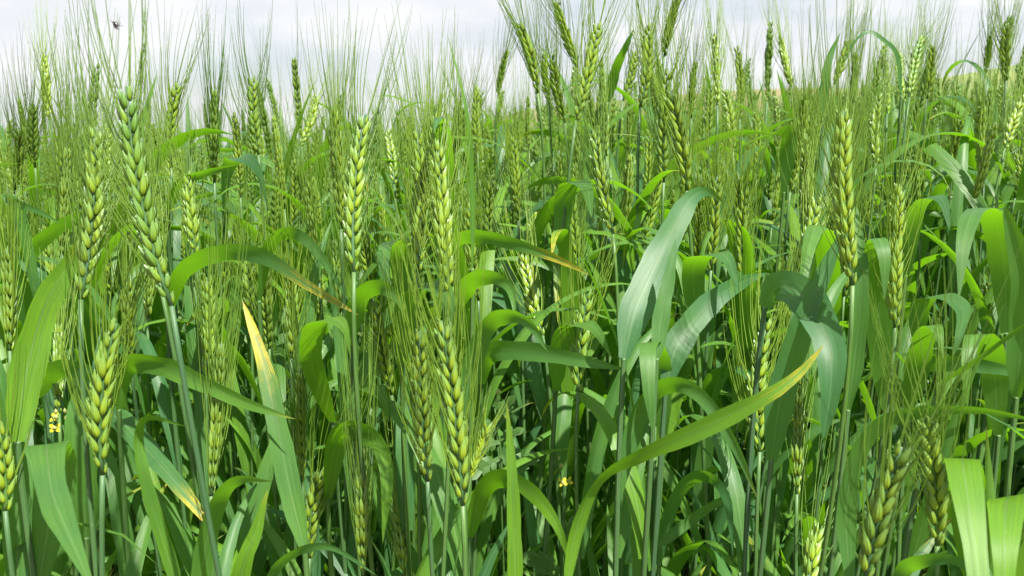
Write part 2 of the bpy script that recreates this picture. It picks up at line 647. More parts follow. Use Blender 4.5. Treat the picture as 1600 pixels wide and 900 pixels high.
def gen_leaf(rg, ln, w, a0, a1, twist, n=16, across=5):
    """an arching blade from the origin, leaning to +x"""
    P, S, W = [], [], []
    cur = Vector((0, 0, 0))
    sway = rg.uniform(-0.5, 0.5)
    pw = rg.uniform(1.2, 2.4)
    for i in range(n):
        t = i / (n - 1)
        a = a0 + (a1 - a0) * t ** pw
        P.append(cur.copy())
        T = Vector((math.sin(a), math.sin(a) * sway * t, math.cos(a))).normalized()
        s = Vector((-sway * t, 1, 0))
        s = Matrix.Rotation(twist * t ** 1.3, 3, T) @ s
        S.append(s)
        W.append(w * blade_width(t))
        cur = cur + T * (ln / (n - 1))
    return P, S, W

def leaf_variant(k):
    rg = random.Random(100 + k)
    mb = MB()
    if k % 4 == 0:
        a0, a1 = R(rg.uniform(5, 16)), R(rg.uniform(25, 55))
    elif k % 4 == 1:
        a0, a1 = R(rg.uniform(8, 22)), R(rg.uniform(155, 215))
    else:
        a0, a1 = R(rg.uniform(8, 28)), R(rg.uniform(80, 150))
    P, S, W = gen_leaf(rg, rg.uniform(0.15, 0.25), rg.uniform(0.0125, 0.0180), a0, a1, rg.uniform(-1.8, 1.8))
    mb.ribbon(P, S, W, crease=rg.uniform(0.15, 0.4), wave=0.12, seed=k)
    return mb.mesh('leaf', M_LEAF)
LEAVES = [leaf_variant(k) for k in range(16)]

EAR_KINDS = []
for k in range(8):
    Ln = 0.078 + 0.004 * k
    sp, aw, ax = ear_layout(Ln, 40 + k, random.Random(k).uniform(-0.2, 0.2))
    mb = MB()
    rg = random.Random(k)
    for m in sp:
        add_spikelet(mb, m, rg)
    EAR_KINDS.append(dict(L=Ln, sp=sp, aw=aw, ax=ax, husks=mb.mesh('spikelets', M_HUSK), awns=awns_mesh(aw, 0.8, 0.38), rachis=rachis_mesh(ax, Ln)))

def ear_matrix(base, axis, roll):
    z = axis.normalized()
    tocam = (CAM - base)
    y = (tocam - z * tocam.dot(z)).normalized()
    x = y.cross(z)
    M = Matrix(((x.x, y.x, z.x, base.x), (x.y, y.y, z.y, base.y), (x.z, y.z, z.z, base.z), (0, 0, 0, 1)))
    return M @ Matrix.Rotation(roll, 4, 'Z')

N_SINGLE = 0
def add_ear(root, base, axis, Ln, roll, hue, seed, single):
    """an ear on top of a stem; near ones carry every spikelet as a piece of its own"""
    global N_SINGLE
    rg = random.Random(seed)
    loc = base - root.location
    M = ear_matrix(base, axis, roll)
    M.translation = loc
    if single:
        sp, aw, ax = ear_layout(Ln, seed, rg.uniform(-0.22, 0.22))
        e = link('ear', rachis_mesh(ax, Ln), root)
        e.matrix_local = M
        e['hue'] = hue
        for m in sp:
            s = link('spikelet', rg.choice(SPIKELETS), e)
            s.matrix_local = m
            s['hue'] = hue
            N_SINGLE += 1
        a = link('awns', awns_mesh(aw), e)
    else:
        kd = rg.choice(EAR_KINDS)
        e = link('ear', kd['rachis'], root)
        e.matrix_local = M @ Matrix.Scale(Ln / kd['L'], 4)
        s = link('spikelets', kd['husks'], e)
        s['kind'] = 'stuff'
        s['hue'] = hue
        a = link('awns', kd['awns'], e)
    a['kind'] = 'stuff'
    a['hue'] = hue
    return e

def add_generic_leaves(root, C, rg, count, lo, hi, hue, sc=1.0, away=False):
    for q in range(count):
        t = lo + (hi - lo) * (q + rg.uniform(0.1, 0.9)) / max(1, count)
        i = clamp(int(t * (len(C) - 1)), 1, len(C) - 2)
        p = C[i]
        kv = rg.randrange(len(LEAVES))
        if kv % 4 == 0 and p.z > 0.68:
            kv += 1                       # the high blades arch over instead of standing erect
        lf = link('leaf', LEAVES[kv], root)
        s = sc * rg.uniform(0.8, 1.15)
        lf.matrix_local = Matrix.Translation(p - root.location) @ Matrix.Rotation(rg.uniform(0.35, math.pi - 0.35) if away else rg.uniform(0, 2 * math.pi), 4, 'Z') @ Matrix.Scale(s, 4)
        lf['hue'] = hue + rg.uniform(-0.35, 0.15)
        lf['yellow'] = rg.choice([0, 0, 0, 0.1, 0.2]) if t > 0.3 else rg.choice([0.1, 0.4, 0.7])

# ------------------------------------------------------------------ the ears one can pick out in the photograph
# base x, y, tip x, y, distance (None: from the size), roll, hue, label
EARS = [
 (268, 478, 197, 125, 0.400, 6, .10, 'tall wheat plant whose big dark ear leans left, awns reaching up to the insect'),
 (250, 442, 207, 302, 0.520, 40, .55, 'wheat plant with yellow-green ear tucked behind the big left-leaning ear'),
 (126, 468, 146, 192, 0.430, 15, .40, 'wheat plant with long upright ear just left of the big leaning ear'),
 (160, 742, 184, 498, 0.420, 4, .62, 'wheat plant with plump bright ear, low in front of a dark broad leaf'),
 (330, 775, 346, 530, 0.500, 85, .35, 'wheat plant with broad side-on ear below the thin arched leaf, lower left'),
 (322, 588, 322, 428, 0.640, 20, .45, 'wheat plant with slim ear standing above the drooping dark green leaf'),
 (472, 752, 468, 570, 0.600, 70, .35, 'wheat plant with narrow dim ear beside the long yellow-tipped blade'),
 (484, 872, 504, 732, 0.560, 8, .70, 'wheat plant with short bright yellow-green ear at the bottom, tilted right'),
 (567, 900, 563, 685, 0.500, 88, .30, 'wheat plant with flat side-on ear in front of the curled leaf at the bottom'),
 (632, 900, 618, 775, 0.600, 60, .50, 'wheat plant with low ear at the bottom edge right of the curled leaf'),
 (668, 752, 655, 510, 0.470, 10, .50, 'wheat plant with the left one of two braided ears side by side, lower middle'),
 (723, 790, 688, 492, 0.420, 8, .55, 'wheat plant with the right, larger one of two braided ears, lower middle'),
 (612, 617, 586, 470, 0.620, 12, .75, 'wheat plant with bright narrow ear curving down to the right, middle'),
 (703, 466, 684, 215, 0.490, 30, .70, 'wheat plant with tall pale ear and yellow base above the two braided ears'),
 (652, 425, 650, 198, 0.540, 20, .60, 'wheat plant with tall pale ear just left of the one with yellow base'),
 (533, 358, 522, 165, 0.600, 50, .80, 'wheat plant with pale yellowish ear whose awns stand dark against the sky'),
 (553, 425, 573, 172, 0.480, 12, .45, 'wheat plant with large green ear and fan of dark awns against the sky'),
 (848, 524, 818, 398, 0.660, 6, .85, 'wheat plant with bright yellow ear hanging right under the brown-tipped leaf'),
 (903, 612, 919, 455, 0.560, 15, .35, 'wheat plant with green ear crossing the horizontal leaf in the middle'),
 (958, 366, 930, 205, 0.640, 12, .45, 'wheat plant with green ear left of the big glossy diagonal leaf'),
 (1073, 298, 1046, 140, 0.600, 4, .90, 'wheat plant with the brightest yellow-green braided ear, above the big glossy leaf'),
 (1038, 88, 1060, -6, 0.900, 40, 1.0, 'wheat plant with pale straw-coloured ear reaching the top edge'),
 (900, 188, 936, 32, 0.680, 8, .50, 'wheat plant with tall ear leaning right against the sky, upper middle'),
 (902, 106, 866, 2, 0.900, 45, .95, 'wheat plant with pale ear leaning left at the top edge, upper middle'),
 (840, 146, 809, 34, 0.850, 12, .40, 'wheat plant with green ear leaning left into the sky, left one of the tall cluster'),
 (858, 160, 851, 80, 1.050, 40, .65, 'wheat plant with small upright ear inside the tall cluster, upper middle'),
 (882, 192, 862, 84, 0.900, 20, .55, 'wheat plant with ear tilted left inside the tall cluster, upper middle'),
 (1000, 168, 1012, 36, 0.760, 10, .40, 'wheat plant with dark green ear upright beside the erect leaf against the sky'),
 (973, 158, 992, 80, 1.000, 10, .50, 'wheat plant with small ear tilted right, just behind the erect sky leaf'),
 (1121, 165, 1117, 52, 0.880, 80, .45, 'wheat plant with broad ear and bluish stem, awns fanned against the sky'),
 (1108, 222, 1112, 130, 1.000, 5, .45, 'wheat plant with small braided ear below left of the fanned broad ear'),
 (1145, 232, 1131, 138, 0.950, 5, .55, 'wheat plant with small braided ear below right of the fanned broad ear'),
 (1182, 272, 1182, 178, 1.000, 12, .55, 'wheat plant with small upright ear over the curved dark leaf, upper right'),
 (1236, 136, 1219, 56, 1.050, 60, .75, 'wheat plant with lone slim ear on bare bluish stem before the brown hillside'),
 (1303, 132, 1326, 62, 1.100, 15, .75, 'wheat plant with pale ear leaning right beside the dark erect leaf at the skyline'),
 (1330, 175, 1338, 80, 0.950, 85, .40, 'wheat plant with broad hazy ear right of the dark erect leaf at the skyline'),
 (1421, 152, 1441, 56, 0.880, 30, .05, 'wheat plant with the darkest ear, on a brown stem, leaning right at the skyline'),
 (1413, 160, 1408, 82, 1.100, 30, .55, 'wheat plant with small pale ear touching the darkest ear on its left'),
 (1386, 178, 1382, 90, 1.000, 70, .35, 'wheat plant with narrow upright ear between the thin arched leaf and the darkest ear'),
 (1369, 255, 1374, 148, 0.850, 8, .50, 'wheat plant with braided ear below the thin arched leaf, upper right'),
 (1448, 155, 1457, 70, 1.000, 15, .60, 'wheat plant with small ear just right of the darkest ear'),
 (1488, 275, 1502, 185, 0.980, 12, .80, 'wheat plant with bright ear on pale thick stem, right'),
 (1572, 126, 1572, 34, 0.950, 6, .75, 'wheat plant with tall straight ear on bare bluish stem near the right edge'),
 (1540, 115, 1546, 58, 1.200, 70, .45, 'wheat plant with small broad ear beside the tall straight one near the right edge'),
 (1570, 232, 1603, 148, 0.900, 6, .85, 'wheat plant with striking yellow ear slanting out of the right edge'),
 (1332, 446, 1318, 165, 0.440, 40, .80, 'wheat plant with very long pale ear, upright, right of the dark leaf pair'),
 (1246, 444, 1279, 308, 0.600, 5, .75, 'wheat plant with yellow-green braided ear leaning right over the broad glaucous leaf'),
 (1399, 512, 1404, 285, 0.500, 50, .75, 'wheat plant with pale blurred ear among dense awns, right'),
 (1187, 706, 1200, 498, 0.520, 15, .50, 'wheat plant with upright ear behind the tip of the long slanting leaf'),
 (1245, 772, 1248, 585, 0.560, 80, .35, 'wheat plant with thick side-on ear standing right of the slanting leaf tip'),
 (1352, 905, 1411, 692, 0.360, 10, .35, 'wheat plant with soft-focus big ear leaning right at the bottom, right'),
 (1464, 852, 1443, 650, 0.410, 15, .60, 'wheat plant with ear hanging below the long horizontal arch leaf, lower right'),
 (1258, 930, 1276, 825, 0.500, 50, .30, 'wheat plant with dim low ear cut by the bottom edge, right'),
 (8, 798, -2, 670, 0.440, 10, .85, 'wheat plant with yellow ear cut by the left edge, low'),
 (92, 646, 94, 505, 0.600, 70, .30, 'wheat plant with grey-green side-on ear above the yellow flower at left'),
 (15, 548, 10, 385, 0.560, 70, .40, 'wheat plant with side-on ear by the left edge, middle height'),
 (39, 512, 37, 388, 0.700, 8, .40, 'wheat plant with small braided ear behind the yellow-tipped left leaf'),
 (306, 396, 293, 270, 0.680, 5, .60, 'wheat plant with neat braided ear right of the big leaning ear'),
 (77, 188, 69, 82, 0.950, 50, .70, 'wheat plant with lone pale ear standing above the others at far left'),
 (268, 262, 279, 128, 0.800, 10, .60, 'wheat plant with upright ear right behind the big leaning ear, at the skyline'),
 (335, 285, 335, 138, 0.740, 85, .25, 'wheat plant with broad bluish ear and fan of awns, upper left'),
 (404, 242, 395, 118, 0.820, 10, .50, 'wheat plant with braided ear above the small arched leaf, upper left'),
 (468, 228, 494, 146, 1.000, 12, .70, 'wheat plant with small ear tilted right at the skyline, left of the pale yellowish ear'),
 (616, 288, 605, 203, 0.950, 5, .50, 'wheat plant with small ear right of the fan of dark awns'),
 (703, 250, 722, 165, 0.950, 8, .55, 'wheat plant with small ear tilted right beside the thin tall blade'),
 (778, 150, 793, 78, 1.150, 60, .25, 'wheat plant with lone dark ear tilted right against the sky, middle'),
 (55, 262, 54, 160, 0.900, 12, .55, 'wheat plant with upright ear below the lone pale ear at far left'),
 (22, 300, 27, 200, 0.900, 30, .65, 'wheat plant with soft ear at the left edge, upper left'),
 (168, 300, 172, 190, 0.800, 40, .65, 'wheat plant with ear half hidden between the two tall left ears'),
 (205, 560, 200, 440, 0.640, 60, .55, 'wheat plant with dim ear hanging above the drooping dark green leaf'),
 (392, 500, 386, 400, 0.760, 20, .55, 'wheat plant with small ear behind the yellow-tipped dark arch leaf'),
 (455, 560, 452, 420, 0.620, 60, .70, 'wheat plant with pale side-on ear left of the small arched leaf, middle'),
 (765, 380, 770, 270, 0.800, 15, .40, 'wheat plant with small dim ear behind the thin tall blade'),
 (832, 380, 838, 300, 0.950, 20, .55, 'wheat plant with small ear above the brown-tipped leaf'),
 (1080, 185, 1086, 95, 1.100, 50, .45, 'wheat plant with faint ear between the brightest ear and the fanned broad ear'),
 (1610, 330, 1590, 240, 0.900, 20, .60, 'wheat plant with ear at the right edge below the slanting yellow one'),
 (1540, 520, 1545, 440, 0.900, 10, .60, 'wheat plant with small ear in the shade below the broad folded leaf, right'),
 (1478, 690, 1482, 640, 1.100, 20, .75, 'wheat plant with little bright ear under the long horizontal arch leaf'),
]

# the blades one can pick out: points from base to tip (x, y, distance), width in picture pixels, side, hue, yellow, label
# side: None = faces the viewer, (roll at base, roll at tip) in degrees; a 3-vector (right, up, towards viewer) = width direction
BLADES = [
 ([(28, 690, .45), (40, 590, .455), (70, 480, .46), (110, 410, .465), (158, 338, .47)], 50, (5, 10), .75, .30, 'broad wheat leaf with yellow tip curving up at the left edge'),
 ([(186, 640, .56), (200, 572, .55), (255, 572, .52), (320, 600, .50), (390, 632, .49), (462, 655, .48)], 36, (30, 15), .30, .06, 'dark green wheat leaf drooping to the right above the thin arched leaf'),
 ([(262, 330, .72), (280, 288, .70), (320, 270, .68), (375, 257, .67)], 20, (25, 35), .30, 0, 'small flat wheat leaf pointing right beside the big leaning ear'),
 ([(350, 330, .80), (356, 262, .78), (378, 246, .75), (402, 264, .72), (420, 330, .70)], 24, (.8, .1, .6), .15, 0, 'small arched wheat leaf below the skyline, upper left'),
 ([(405, 470, .64), (420, 385, .62), (455, 364, .60), (495, 392, .58), (545, 470, .56)], 24, (35, 20), .25, 0, 'pale arched wheat leaf in the middle left'),
 ([(262, 500, .66), (282, 428, .62), (340, 396, .58), (410, 400, .55), (480, 445, .53), (560, 492, .52)], 34, (40, 15), .25, .35, 'dark arched wheat leaf with yellow tip and yellow patch, middle left'),
 ([(632, 500, .66), (625, 400, .64), (614, 376, .60), (600, 392, .56), (603, 440, .55), (622, 480, .55)], 36, (1, .1, .2), .35, 0, 'folded wheat leaf looping over in the middle of the picture'),
 ([(628, 570, .58), (636, 480, .56), (655, 450, .53), (685, 446, .50), (705, 480, .48), (712, 540, .48)], 46, (.8, .25, .5), .65, 0, 'broad arched wheat leaf behind the two braided ears'),
 ([(725, 650, .50), (738, 560, .49), (765, 505, .48), (800, 492, .46), (832, 510, .45), (856, 550, .44)], 38, (25, 35), .60, 0, 'bright glossy arched wheat leaf right of the two braided ears'),
 ([(752, 600, .60), (764, 552, .58), (830, 549, .56), (900, 562, .54), (980, 578, .53)], 34, (12, 5), .25, .04, 'wheat leaf lying straight and horizontal in the middle of the picture'),
 ([(975, 560, .50), (992, 490, .51), (1022, 420, .525), (1055, 352, .545), (1082, 308, .56), (1108, 300, .57), (1132, 318, .575)], 50, (-8, 10), .12, .05, 'big glossy diagonal wheat leaf with curled tip, right of the middle'),
 ([(1026, 560, .485), (1034, 490, .49), (1046, 430, .495), (1056, 372, .50)], 27, (5, 0), .05, 0, 'erect bluish wheat leaf leaning against the big glossy one'),
 ([(1040, 610, .52), (1056, 545, .525), (1095, 488, .54), (1145, 448, .555), (1198, 426, .575)], 42, (0, 12), .12, 0, 'smooth grey-green wheat leaf slanting up to the right'),
 ([(1072, 520, .62), (1084, 420, .60), (1105, 398, .57), (1135, 402, .54), (1152, 450, .52)], 40, (.85, .1, .5), .15, 0, 'arched grey-green wheat leaf behind the slanting smooth one'),
 ([(1036, 680, .54), (1030, 570, .52), (1018, 536, .49), (1012, 548, .47), (1014, 610, .46), (1020, 680, .46)], 40, (1, .05, .2), .70, 0, 'short folded glossy wheat leaf below the big diagonal one'),
 ([(978, 730, .52), (992, 660, .51), (1022, 612, .50), (1062, 600, .48), (1105, 628, .47), (1150, 700, .46), (1184, 780, .46)], 32, (30, 20), .35, .05, 'long arched wheat leaf with tip behind the long slanting leaf'),
 ([(884, 930, .44), (900, 830, .44), (935, 750, .43), (1000, 712, .42), (1100, 668, .41), (1200, 618, .40), (1250, 582, .40), (1288, 538, .40)], 44, (5, 66, 14, 5), .72, .24, 'very long wheat leaf slanting up to a yellow tip, lower right'),
 ([(1030, 880, .60), (1046, 800, .59), (1075, 752, .57), (1108, 745, .55), (1136, 780, .53), (1146, 870, .52)], 26, (35, 30), .35, 0, 'arched dark wheat leaf under the very long slanting leaf'),
 ([(1020, 870, .58), (1070, 820, .57), (1120, 786, .56), (1180, 768, .56)], 18, (20, 20), .65, 0, 'narrow straight wheat leaf rising to the right under the slanting leaf'),
 ([(1432, 540, .62), (1440, 474, .60), (1475, 462, .57), (1504, 482, .54), (1500, 520, .52), (1488, 560, .52)], 34, (.9, .2, .5), .40, .04, 'wheat leaf with pale folded-over end, right'),
 ([(1572, 520, .62), (1568, 400, .60), (1548, 334, .57), (1522, 330, .53), (1506, 380, .51), (1498, 470, .50)], 46, (.9, 0, .5), .15, 0, 'broad folded wheat leaf hanging over at the right'),
 ([(1530, 950, .52), (1512, 780, .47), (1504, 728, .42), (1503, 716, .39), (1506, 735, .365), (1516, 800, .345), (1532, 930, .325), (1545, 1150, .31)], 66, (1, -.06, .22), .95, .06, 'widest bright wheat leaf folded straight down at the lower right corner'),
 ([(1610, 980, .46), (1600, 830, .44), (1586, 790, .42), (1578, 775, .395), (1572, 794, .375), (1570, 850, .355), (1572, 940, .345), (1580, 1150, .33)], 62, (1, .08, -.15), 1.05, .04, 'shiny yellow-green wheat leaf folded down in the lower right corner'),
 ([(1330, 930, .43), (1322, 800, .43), (1340, 710, .42), (1385, 657, .41), (1450, 642, .40), (1540, 642, .39), (1640, 662, .38)], 32, (10, 50), .10, 0, 'long bluish arch leaf of wheat running out of the right edge'),
 ([(1395, 960, .42), (1408, 898, .41), (1440, 876, .39), (1500, 878, .38), (1545, 930, .38)], 30, (35, 35), .40, .03, 'low arched wheat leaf at the bottom edge, right'),
 ([(1430, 590, .56), (1452, 570, .55), (1520, 570, .53), (1640, 592, .52)], 26, (15, 10), .30, 0, 'dark horizontal wheat leaf running out of the right edge'),
 ([(1468, 600, .46), (1530, 558, .44), (1580, 522, .43), (1640, 480, .42)], 13, (50, 50), .60, 0, 'narrow rolled wheat leaf slanting up out of the right edge'),
 ([(1195, 480, .50), (1215, 448, .49), (1255, 465, .47), (1292, 530, .45), (1298, 600, .44), (1285, 690, .44)], 58, (-15, -5), .02, 0, 'broad glaucous wheat leaf drooping under the leaning yellow-green ear'),
 ([(1205, 720, .48), (1222, 610, .47), (1255, 505, .46), (1290, 420, .46), (1322, 350, .46)], 44, (0, 10), .30, .03, 'dark erect wheat leaf with slender tip, right of the middle'),
 ([(1325, 640, .50), (1340, 520, .50), (1346, 420, .50), (1338, 318, .51)], 30, (-20, 10), .25, 0, 'dark upright wheat leaf beside the very long pale ear'),
 ([(1385, 640, .54), (1375, 500, .52), (1368, 400, .50), (1372, 372, .48), (1382, 400, .47), (1382, 470, .47)], 44, (1, .0, .25), .75, 0, 'translucent folded wheat leaf striped by awn shadows, right'),
 ([(105, 900, .47), (88, 740, .45), (78, 702, .43), (74, 694, .415), (74, 712, .395), (82, 770, .375), (112, 845, .35), (150, 930, .335)], 72, (1, .22, .1), .04, 0, 'broad bluish wheat leaf folded down at the lower left'),
 ([(135, 840, .50), (124, 740, .49), (122, 660, .49), (135, 600, .50), (170, 570, .51)], 50, (0, 10), .25, .02, 'broad dark upright wheat leaf behind the plump bright ear'),
 ([(25, 960, .48), (28, 820, .48), (18, 700, .47), (2, 600, .46), (-20, 520, .46)], 44, (5, 0), .35, 0, 'erect wheat leaf at the bottom of the left edge'),
 ([(150, 640, .60), (185, 655, .58), (240, 715, .55), (300, 785, .53), (340, 840, .52)], 36, (-20, -10), .30, .42, 'wheat leaf with orange and yellow dying patches, lower left'),
 ([(285, 940, .48), (250, 830, .47), (224, 740, .46), (216, 680, .46), (232, 652, .45), (290, 666, .44)], 24, (10, 40), .40, 0, 'thin arched wheat leaf bent over at the lower left'),
 ([(306, 960, .45), (322, 850, .44), (342, 782, .43), (372, 750, .41), (425, 752, .40)], 36, (10, 40), .60, .03, 'bright wheat leaf bending right at the bottom, lower left'),
 ([(355, 960, .44), (378, 890, .43), (400, 830, .43), (418, 765, .43)], 32, (0, 5), .60, .10, 'erect pointed wheat leaf at the bottom edge, lower left'),
 ([(476, 860, .49), (452, 760, .495), (432, 660, .50), (408, 555, .51), (378, 468, .52)], 36, (0, 10), .55, .55, 'long straight wheat leaf with orange-yellow tip leaning left'),
 ([(512, 780, .56), (525, 690, .54), (552, 672, .51), (590, 690, .48), (606, 745, .47), (598, 850, .47)], 40, (30, 25), .60, .02, 'curled wheat leaf hooking over at the bottom, left of the middle'),
 ([(545, 720, .66), (552, 630, .64), (568, 606, .61), (595, 615, .58), (608, 660, .57)], 44, (.9, .2, .4), .50, 0, 'arched wheat leaf just above the curled leaf'),
 ([(405, 960, .50), (428, 892, .49), (470, 860, .47), (520, 856, .46), (590, 900, .45)], 17, (30, 30), .45, 0, 'thin low wheat leaf arching along the bottom edge'),
 ([(806, 960, .42), (804, 850, .42), (800, 740, .42), (792, 630, .42)], 24, (5, 5), .55, .10, 'erect pale wheat blade with dry point, bottom middle'),
 ([(735, 840, .56), (752, 772, .54), (785, 746, .52), (830, 768, .50), (870, 820, .48), (890, 880, .48)], 36, (30, 25), .85, 0, 'yellow-green arched wheat leaf by the erect pale blade, bottom middle'),
 ([(700, 420, .64), (712, 380, .62), (745, 368, .59), (800, 380, .56), (865, 402, .54), (922, 430, .53)], 26, (40, 10), .40, .40, 'wheat leaf with scorched brown tip pointing right, middle'),
 ([(885, 640, .70), (893, 480, .68), (880, 370, .66), (868, 366, .63), (862, 400, .61)], 34, (1, .1, .2), .60, .25, 'wheat leaf blotched yellow behind the scorched leaf'),
 ([(868, 610, .60), (876, 540, .58), (895, 508, .56), (928, 512, .53), (956, 560, .52)], 34, (.8, .2, .5), .30, 0, 'arched wheat leaf right behind the ear that crosses the horizontal leaf'),
 ([(950, 160, .90), (962, 108, .88), (976, 76, .86), (991, 44, .85)], 17, (0, 20), .30, 0, 'erect wheat leaf tip standing against the sky, upper middle'),
 ([(1286, 180, .85), (1290, 120, .84), (1299, 82, .84), (1313, 52, .84)], 16, (10, 30), .05, 0, 'dark erect wheat leaf tip against the sky, upper right'),
 ([(1408, 150, .88), (1402, 88, .87), (1380, 62, .86), (1355, 50, .86), (1332, 70, .86), (1318, 100, .86)], 9, (40, 40), .05, 0, 'thin dark wheat leaf arched across the sky, upper right'),
 ([(738, 420, .55), (737, 280, .54), (728, 170, .53), (698, 50, .53)], 9, (30, 30), .60, 0, 'thin tall green blade rising into the sky, middle'),
 ([(1588, 620, .48), (1598, 500, .47), (1594, 420, .46), (1572, 335, .45), (1560, 330, .44)], 40, (-10, 20), .60, .02, 'erect wheat leaf at the right edge before the broad folded leaf'),
 ([(890, 400, .70), (880, 330, .69), (890, 288, .67), (915, 290, .64), (925, 340, .62)], 34, (.9, .1, .5), .25, 0, 'arched bluish wheat leaf under the tall cluster of ears'),
 ([(1225, 300, .80), (1232, 215, .78), (1215, 205, .75), (1190, 240, .73), (1180, 275, .73)], 26, (.5, .6, .5), .15, 0, 'dark curved wheat leaf, upper right, over the small upright ear'),
 ([(60, 480, .62), (30, 330, .60), (10, 314, .58), (60, 330, .56), (95, 350, .55)], 20, (30, 20), .20, 0, 'thin dark wheat leaf bent at the left edge, upper left'),
 ([(520, 660, .60), (488, 570, .56), (490, 515, .52), (512, 498, .49), (538, 510, .46), (548, 560, .45)], 42, (.85, .25, .45), .80, 0, 'bright yellow-green wheat leaf arching over above the curled leaf'),
 ([(548, 540, .58), (560, 470, .56), (590, 448, .53), (622, 466, .50), (640, 510, .49)], 32, (20, 25), .55, 0, 'light arched wheat leaf left of the folded looping leaf'),
 ([(708, 560, .58), (716, 480, .56), (735, 440, .53), (768, 432, .50), (798, 452, .48), (806, 500, .47)], 36, (25, 25), .60, 0, 'arched wheat leaf just above the bright glossy arched one'),
 ([(1420, 640, .56), (1436, 560, .54), (1448, 514, .51), (1464, 514, .48), (1474, 560, .47)], 40, (.9, .15, .4), .80, 0, 'rounded bright wheat leaf bent over below the pale folded end, right'),
 ([(1560, 680, .58), (1552, 570, .55), (1538, 528, .51), (1520, 528, .47), (1510, 580, .46), (1512, 640, .46)], 44, (1, .1, .2), .75, 0, 'glossy folded wheat leaf crossed by the narrow rolled leaf, right'),
 ([(1415, 430, .66), (1424, 350, .64), (1445, 312, .61), (1472, 312, .58), (1484, 360, .57)], 32, (.85, .2, .5), .30, 0, 'grey-green wheat leaf arched over left of the broad folded leaf'),
 ([(30, 640, .62), (62, 600, .60), (100, 575, .58), (150, 590, .56), (175, 650, .55)], 38, (30, 30), .15, 0, 'dim wheat leaf arched behind the grey-green side-on ear, left'),
 ([(100, 480, .66), (60, 430, .64), (40, 400, .64), (100, 350, .62), (180, 315, .60)], 30, (20, 30), .10, 0, 'dark wheat leaf rising right behind the big leaning ear'),
]

random.seed(11)
PLANTS = []       # dicts: root, curve, used nodes
STEMS = []        # ground positions taken

def new_plant(P, axis, label, group, seed, lean=0.05, name='wheat_plant'):
    rg = random.Random(seed)
    gx = P.x - axis.x * 0.03 + rg.uniform(-lean, lean)
    gy = P.y + rg.uniform(-0.02, 0.07)
    G = Vector((gx, gy, ground_z(gx, gy)))
    root = empty(name, G)
    tag(root, label, 'wheat plant', group)
    C = stem_curve(G, P, axis)
    STEMS.append((gx, gy))
    return root, C

def finish_stem(root, C, nodes, r_top=0.0013, hue=0.2):
    mb = MB()
    loc = root.location
    add_stem(mb, [p - loc for p in C], r_top=r_top, nodes=nodes)
    s = link('stem', mb.mesh('stem', M_STEM), root)
    s['hue'] = hue
    return s

hero = []
for k, (bx, by, tx, ty, d, roll, hue, label) in enumerate(EARS):
    B, T = at(bx, by, d), at(tx, ty, d * (1 + random.uniform(-0.04, 0.04)))
    axis = (T - B)
    root, C = new_plant(B, axis.normalized(), label, 'wheat plants with ears one can pick out', 500 + k)
    single = True
    add_ear(root, B, axis, axis.length, R(roll), hue - (0.32 if ty > 90 or hue < 0.1 else 0.05), 700 + k, single)
    hero.append(dict(root=root, C=C, nodes=[], hue=hue, by=by, k=k))

def blade_points(pts):
    return catmull([at(*p) for p in pts], 26)

for k, (pts, wpx, side, hue, yel, label) in enumerate(BLADES):
    B = at(*pts[0])
    # hang the blade on a stem already standing there, if one passes close by
    best, bd = None, 0.022
    for h in hero:
        for i, c in enumerate(h['C'][2:-3]):
            dd = (c - B).length
            if dd < bd:
                best, bd, bi = h, dd, i + 2
    P3 = [at(*p) for p in pts]
    if best is None:
        T0 = (P3[1] - P3[0]).normalized()
        ax = (Vector((0, 0, 1)) * 0.8 + T0 * 0.4).normalized()
        root, C = new_plant(P3[0], ax, label, 'leafy wheat shoots one can pick out', 900 + k, 0.04, 'wheat_shoot')
        h = dict(root=root, C=C, nodes=[1.0], hue=hue, by=0, k=k, shoot=True)
        hero.append(h)
    else:
        h = best
        P3[0] = h['C'][bi].copy()
        h['nodes'].append(bi / (len(h['C']) - 1))
    P = catmull(P3, 26)
    n = len(P)
    S, W = [], []
    dmean = sum(p[2] for p in pts) / len(pts)
    for i in range(n):
        t = i / (n - 1)
        T = (P[min(i + 1, n - 1)] - P[max(i - 1, 0)]).normalized()
        if len(side) == 3:
            s = RIGHT * side[0] + UP * side[1] - FWD * side[2]
            s = (s - T * s.dot(T)).normalized()
        else:
            V = (CAM - P[i]).normalized()
            s = T.cross(V).normalized()
            rolls = side if len(side) == 4 else (side[0], side[1])
            s = Matrix.Rotation(R(float(np.interp(t, np.linspace(0, 1, len(rolls)), rolls))), 3, T) @ s
        S.append(s)
        late = float(np.interp(t, [0, 0.5, 0.72, 1], [0.6, 0.75, 1.05, 1.0])) if len(side) == 4 else 1.0
        late *= 1 + 0.05 * math.sin(t * 23 + k * 2.3) + 0.03 * math.sin(t * 51 + k)
        W.append(late * wpx / F * dmean * blade_width(t, 2.6) * (1.0 if t > 0.12 else 0.62 + 0.38 * t / 0.12))
    mb = MB()
    loc = h['root'].location
    mb.ribbon([p - loc for p in P], S, W, crease=0.025 if len(side) == 3 else 0.22 + 0.1 * math.sin(k), wave=0.09, seed=k * 1.7)
    lf = link('leaf', mb.mesh('leaf', M_LEAF), h['root'])
    lf['hue'] = clamp(hue - 0.36, -0.4, 1)
    lf['yellow'] = yel
    lf['label'] = label

